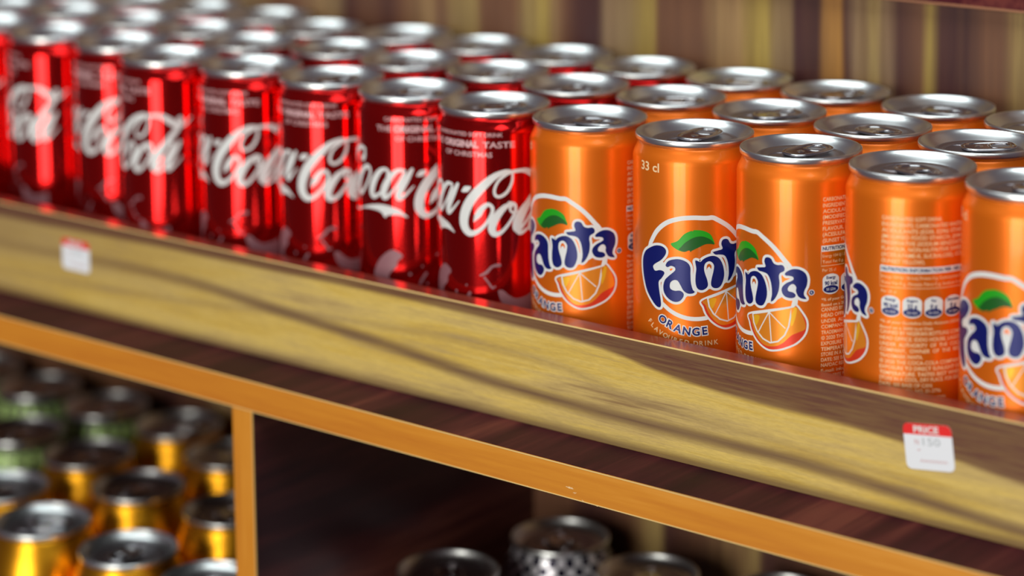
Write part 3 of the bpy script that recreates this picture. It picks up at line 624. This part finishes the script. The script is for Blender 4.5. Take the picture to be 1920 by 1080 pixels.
def can(kind, x, y, du, tab, label, group):
    root = empty('drink_can', (x * MM, y * MM, 3.0 * MM)); tag(root, label, 'can', group)
    off = (0, 0, -3.0 * MM)
    def add(name, me, par, rz=0.0):
        o = bpy.data.objects.new(name, me); COL.objects.link(o); o.parent = par
        if par is root: o.location = off
        o.rotation_euler = (0, 0, rz); return o
    b = add('body', me_slim_red if kind == 'cola' else me_slim_or, root, du / 29.0)
    add('logo', ME['cl' if kind == 'cola' else 'fl'], b); add('lettering', ME['ct' if kind == 'cola' else 'ft'], b)
    for nm, k in ((('side_print', 'cs'), ('wintry_print', 'cw'), ('wintry_print', 'cv')) if kind == 'cola' else (('ingredients_print', 'fi'), ('volume_mark', 'fv'))): add(nm, ME[k], b)
    l = add('lid', me_lid, root, tab); t = add('pull_tab', me_tab, root, tab); add('rivet', me_rivet, t)
    return root

D2R = math.pi / 180
FRONT_O = {'A': (-59.1, -1.6, -19.2, 0, 'first orange soft-drink can beside the red cans in the front row'),
           'B': (0.5, -0.4, 0, 90, 'orange soft-drink can with logo and 33 cl facing out, second orange in front'),
           'C': (57.8, -0.3, -30.6, 75, 'orange soft-drink can showing its logo end and a strip of small print'),
           'D': (115.1, -1.6, -55.1, -28, 'front orange soft-drink can turned to its ingredients print and nutrition badges'),
           'E': (172.4, -3.5, -19.8, 20, 'front-row orange soft-drink can cut off by the right picture edge')}
for k, (x, y, du, tb, lb) in FRONT_O.items(): can('fanta', x, y, du, tb * D2R, lb, 'slim orange cans on the shelf')
MID_O = [(-57.8, 62.8, 20, 'first orange can of the middle row, next to a red one'),
         (1.2, 60.9, 60, 'second orange can of the middle row, behind the one marked 33 cl'),
         (58.7, 59.9, -20, 'third orange can of the middle row, only its lid and shoulder showing'),
         (115.8, 56.1, 38, 'rightmost orange can of the middle row, behind the can with the ingredients print')]
for x, y, tb, lb in MID_O: can('fanta', x, y, random.uniform(-60, 60), tb * D2R, lb, 'slim orange cans on the shelf')
BACK_O = [(-57.5, 122.5, 10, 'leftmost orange can of the back row by the striped panel, next to a red one'),
          (0.6, 121.7, 70, 'second orange can of the back row against the striped panel'),
          (60.1, 118.5, -5, 'third orange can of the back row against the striped panel'),
          (118.3, 113.3, 30, 'back-row orange can cut off by the right edge of the picture')]
for x, y, tb, lb in BACK_O: can('fanta', x, y, random.uniform(-60, 60), tb * D2R, lb, 'slim orange cans on the shelf')

ORD = ['first', 'second', 'third', 'fourth', 'fifth', 'sixth', 'seventh', 'eighth', 'ninth', 'tenth']
FR = [(-116.7, -2.9, -0.5, 60), (-173.6, 1.0, 19.6, 10), (-231.3, 2.8, 0.2, 80), (-289.0, 1.4, -3.5, 30), (-346.5, -3.4, -18.5, 15), (-402.1, 11.9, -6, -30), (-459.8, 11.8, -22.5, 50), (-517.5, 11.9, -22, 0)]
for i, (x, y, du, tb) in enumerate(FR):
    lb = ['red cola can in the front row touching the first orange can', 'second front-row red cola can left of the oranges, whole first script word showing',
          'third front-row red cola can left of the oranges, tall white capital C facing out', 'fourth front-row red cola can left of the oranges, script slightly blurred',
          'fifth front-row red cola can left of the oranges, only the script end showing', 'sixth front-row red cola can left of the oranges, half hidden by the next',
          'seventh front-row red cola can left of the oranges, well blurred', 'front-row red cola can cut off by the left edge'][i]
    can('cola', x, y, du, tb * D2R, lb, 'slim red cans on the shelf')
MR = [(-115.2, 60.2), (-172.5, 67.3), (-230.0, 63.3), (-287.5, 68.2), (-343.5, 54.2), (-399.1, 69.5), (-456.8, 69.5), (-514.5, 69.5), (-572.1, 65.9)]
for i, (x, y) in enumerate(MR):
    can('cola', x, y, random.uniform(-80, 80), random.uniform(-1.5, 1.5), 'silver-lidded red cola can, %s left of the oranges in the middle row' % ORD[i], 'slim red cans on the shelf')
BR = [(-116.9, 121.2), (-174.5, 125.0), (-232.2, 124.5), (-289.9, 125.9), (-345.9, 111.9), (-401.5, 127.2), (-459.2, 127.1), (-516.9, 127.2), (-574.5, 123.9)]
for i, (x, y) in enumerate(BR):
    can('cola', x, y, random.uniform(-80, 80), random.uniform(-1.5, 1.5), 'red cola can against the striped panel, %s left of the oranges in the back row' % ORD[i], 'slim red cans on the shelf')

# ---- tall cans in the lower compartments
def ring_pattern(name, kx, kz, c1, c2, metal, rough, zlo=-1.0, base=None):
    mt = mat(name, rough=rough, metal=metal); q = NT(mt)
    tc = q.n('ShaderNodeTexCoord'); sp = q.n('ShaderNodeSeparateXYZ'); q.l(tc.outputs['Object'], sp.inputs[0])
    an = q.math('ARCTAN2', sp.outputs[0], sp.outputs[1])
    cb = q.n('ShaderNodeCombineXYZ'); q.l(q.math('MULTIPLY', an, kx), cb.inputs[0]); q.l(q.math('MULTIPLY', sp.outputs[2], kz), cb.inputs[1]); cb.inputs[2].default_value = 0.5
    ck = q.n('ShaderNodeTexChecker'); ck.inputs['Scale'].default_value = 1.0; q.l(cb.outputs[0], ck.inputs['Vector'])
    ck.inputs['Color1'].default_value = c1; ck.inputs['Color2'].default_value = c2
    out = ck.outputs['Color']
    if base is not None:
        g = q.math('MULTIPLY', q.math('GREATER_THAN', sp.outputs[2], zlo), q.math('LESS_THAN', sp.outputs[2], zlo + 0.009))
        out = q.mix(g, base, out)
    q.l(out, q.b.inputs['Base Color']); return mt
M['check'] = ring_pattern('chequered_print', 36 / (2 * math.pi) * 1.0, 230.0, (0.75, 0.75, 0.8, 1), (0.012, 0.010, 0.03, 1), 0.5, 0.25)
M['greenband'] = ring_pattern('black_print_with_green_marks', 48 / (2 * math.pi), 60.0, (0.55, 0.85, 0.28, 1), (0.10, 0.12, 0.06, 1), 0.2, 0.3, 0.1495, (0.02, 0.016, 0.025, 1))
me_t = {}
for k, mt in (('gold', M['gold']), ('green', M['greenband']), ('check', M['check'])):
    me_t[k] = body_mesh('body', TALL); me_t[k].materials.append(mt)
me_lid2 = lid_mesh(165.0, steep=True)
me_tab2 = tab_mesh(164.2); me_tab2.materials.append(M['tab'])
me_riv2 = lathe('rivet', [(2.3, 160.70), (2.2, 162.10), (1.7, 162.55), (0.9, 162.70), (0.1, 162.75)], 20, cap1=True); me_riv2.materials.append(M['tab'])
for me in list(me_t.values()) + [me_lid2, me_tab2, me_riv2]: me.polygons.foreach_set('use_smooth', [True] * len(me.polygons))
def tall(kind, x, y, tb, label, group):
    root = empty('energy_drink_can', (x * MM, y * MM, -283 * MM)); tag(root, label, 'can', group)
    for nm, me in (('body', me_t[kind]), ('lid', me_lid2), ('pull_tab', me_tab2)):
        o = bpy.data.objects.new(nm, me); COL.objects.link(o); o.parent = root; o.rotation_euler = (0, 0, tb)
    r = bpy.data.objects.new('rivet', me_riv2); COL.objects.link(r); r.parent = o
LOW = [('gold', -334.0, -56.3, 'golden tall can with dark lid, second from the divider at the bottom edge'),
       ('gold', -404.1, -57.6, 'bright golden tall can low at the left, third from the divider'),
       ('gold', -266.3, -59.9, 'golden can at the bottom edge, touching the orange-edged divider'),
       ('gold', -466.6, -35.6, 'golden can cut off by the left edge below the one with green marks'),
       ('gold', -333.4, 20, 'golden can partly hidden by the divider, middle of its three'),
       ('gold', -404.0, 14, 'golden can in the middle of the lower left compartment'),
       ('gold', -402.2, 86, 'golden can partly hidden by the divider, topmost of its three'),
       ('gold', -470.5, 34, 'golden can left of centre, in front of a black can with green marks'),
       ('gold', -467.1, 104.6, 'golden can at the back by the wall, nearest to the divider'),
       ('green', -533.2, 103.4, 'black can with green marks at the back, next to a golden one'),
       ('green', -599.3, 103.3, 'black can with green marks at the back, just under the orange edge'),
       ('green', -538, 37.1, 'black can with green marks in the second row, near the left edge'),
       ('green', -665.3, 107.4, 'black can at the back, cut off by the left edge')]
for k, x, y, lb in LOW: tall(k, x, y, random.uniform(-1.2, 1.2) - 0.6, lb, 'tall cans in the lower left compartment')
LOWR = [(-177.6, 27.8, 'tall can at the bottom edge, left of the chequered one'), (-160.2, 101.7, 'tall can with black and white chequered print, behind two silver lids'),
        (-91.1, 88.6, 'tall can at the bottom edge just right of the chequered one'), (-22, 107.4, 'tall can barely showing its lid at the bottom edge, furthest right')]
for x, y, lb in LOWR: tall('check', x, y, random.uniform(-.5, .5) - 0.9, lb, 'tall cans in the lower right compartment')

# ---- price stickers
def sticker(cx, cz, w_, h_, rot, label):
    root = empty('price_sticker', (cx * MM, (YF - 0.06) * MM, cz * MM)); root.rotation_euler = (0, rot, 0); tag(root, label, 'sticker')
    def rr(w0, h0, r, x0=0, z0=0, top=True, bot=True):
        pts = []
        for sx, sz, a0, on in ((1, 1, 0, top), (-1, 1, 90, top), (-1, -1, 180, bot), (1, -1, 270, bot)):
            for k in range(6 if on else 1):
                a_ = math.radians(a0 + (k * 18 if on else 45)); r_ = r if on else 0
                pts.append((x0 + sx * (w0 / 2 - r_) + r_ * math.cos(a_), z0 + sz * (h0 / 2 - r_) + r_ * math.sin(a_)))
        return pts
    pts = rr(w_, h_, 2.6)
    bm = bmesh.new(); vs = [bm.verts.new((x * MM, 0, z * MM)) for x, z in pts]; f = bm.faces.new(vs)
    e = bmesh.ops.extrude_face_region(bm, geom=[f]); bmesh.ops.translate(bm, verts=[v for v in e['geom'] if isinstance(v, bmesh.types.BMVert)], vec=(0, -0.00012, 0))
    bmesh.ops.recalc_face_normals(bm, faces=bm.faces[:])
    me = bpy.data.meshes.new('paper'); bm.to_mesh(me); bm.free()
    link('paper', me, root, [M['paper']], smooth=False)
    a = Art(['paper_red', 'ink_white', 'ink_grey', 'ink_pink']); hb = h_ * 0.24
    a.poly(rr(w_, hb, 2.6, 0, h_ / 2 - hb / 2, True, False), 'paper_red', 0.12, smooth=False)
    a.text('PRICE', -0.5, h_ / 2 - hb / 2, hb * 0.62, 'ink_white', 0.16, width=w_ * 0.52, bold=0.03, align='C')
    a.text('150', 1.5, h_ * 0.12, h_ * 0.17, 'ink_grey', 0.12, width=w_ * 0.36, bold=0.0, align='C')
    a.text('N', -w_ * 0.24, h_ * 0.10, h_ * 0.13, 'ink_pink', 0.12, width=w_ * 0.08, align='C')
    a.stroke([(-w_ * .29, h_ * .11), (-w_ * .19, h_ * .11)], 0.25, 'ink_pink', 0.13, smooth=False, caps=False)
    a.stroke([(-w_ * .24, -h_ * .08), (-w_ * .18, -h_ * .07)], 0.5, 'ink_pink', 0.12, smooth=False, caps=False)
    zz = [(-w_ * .2 + i * w_ * .035, -h_ * .31 + (0.5 if i % 2 else -0.4)) for i in range(17)]
    a.stroke(zz, 0.35, 'ink_pink', 0.12)
    a.build('print', None, root)
sticker(148.7, 36.6, 22.8, 19.5, -0.13, 'white price sticker with red PRICE heading below the orange cans')
sticker(-383.8, 34.3, 22.6, 17.5, 0.0, 'small blurred price sticker with red heading below the red cans')
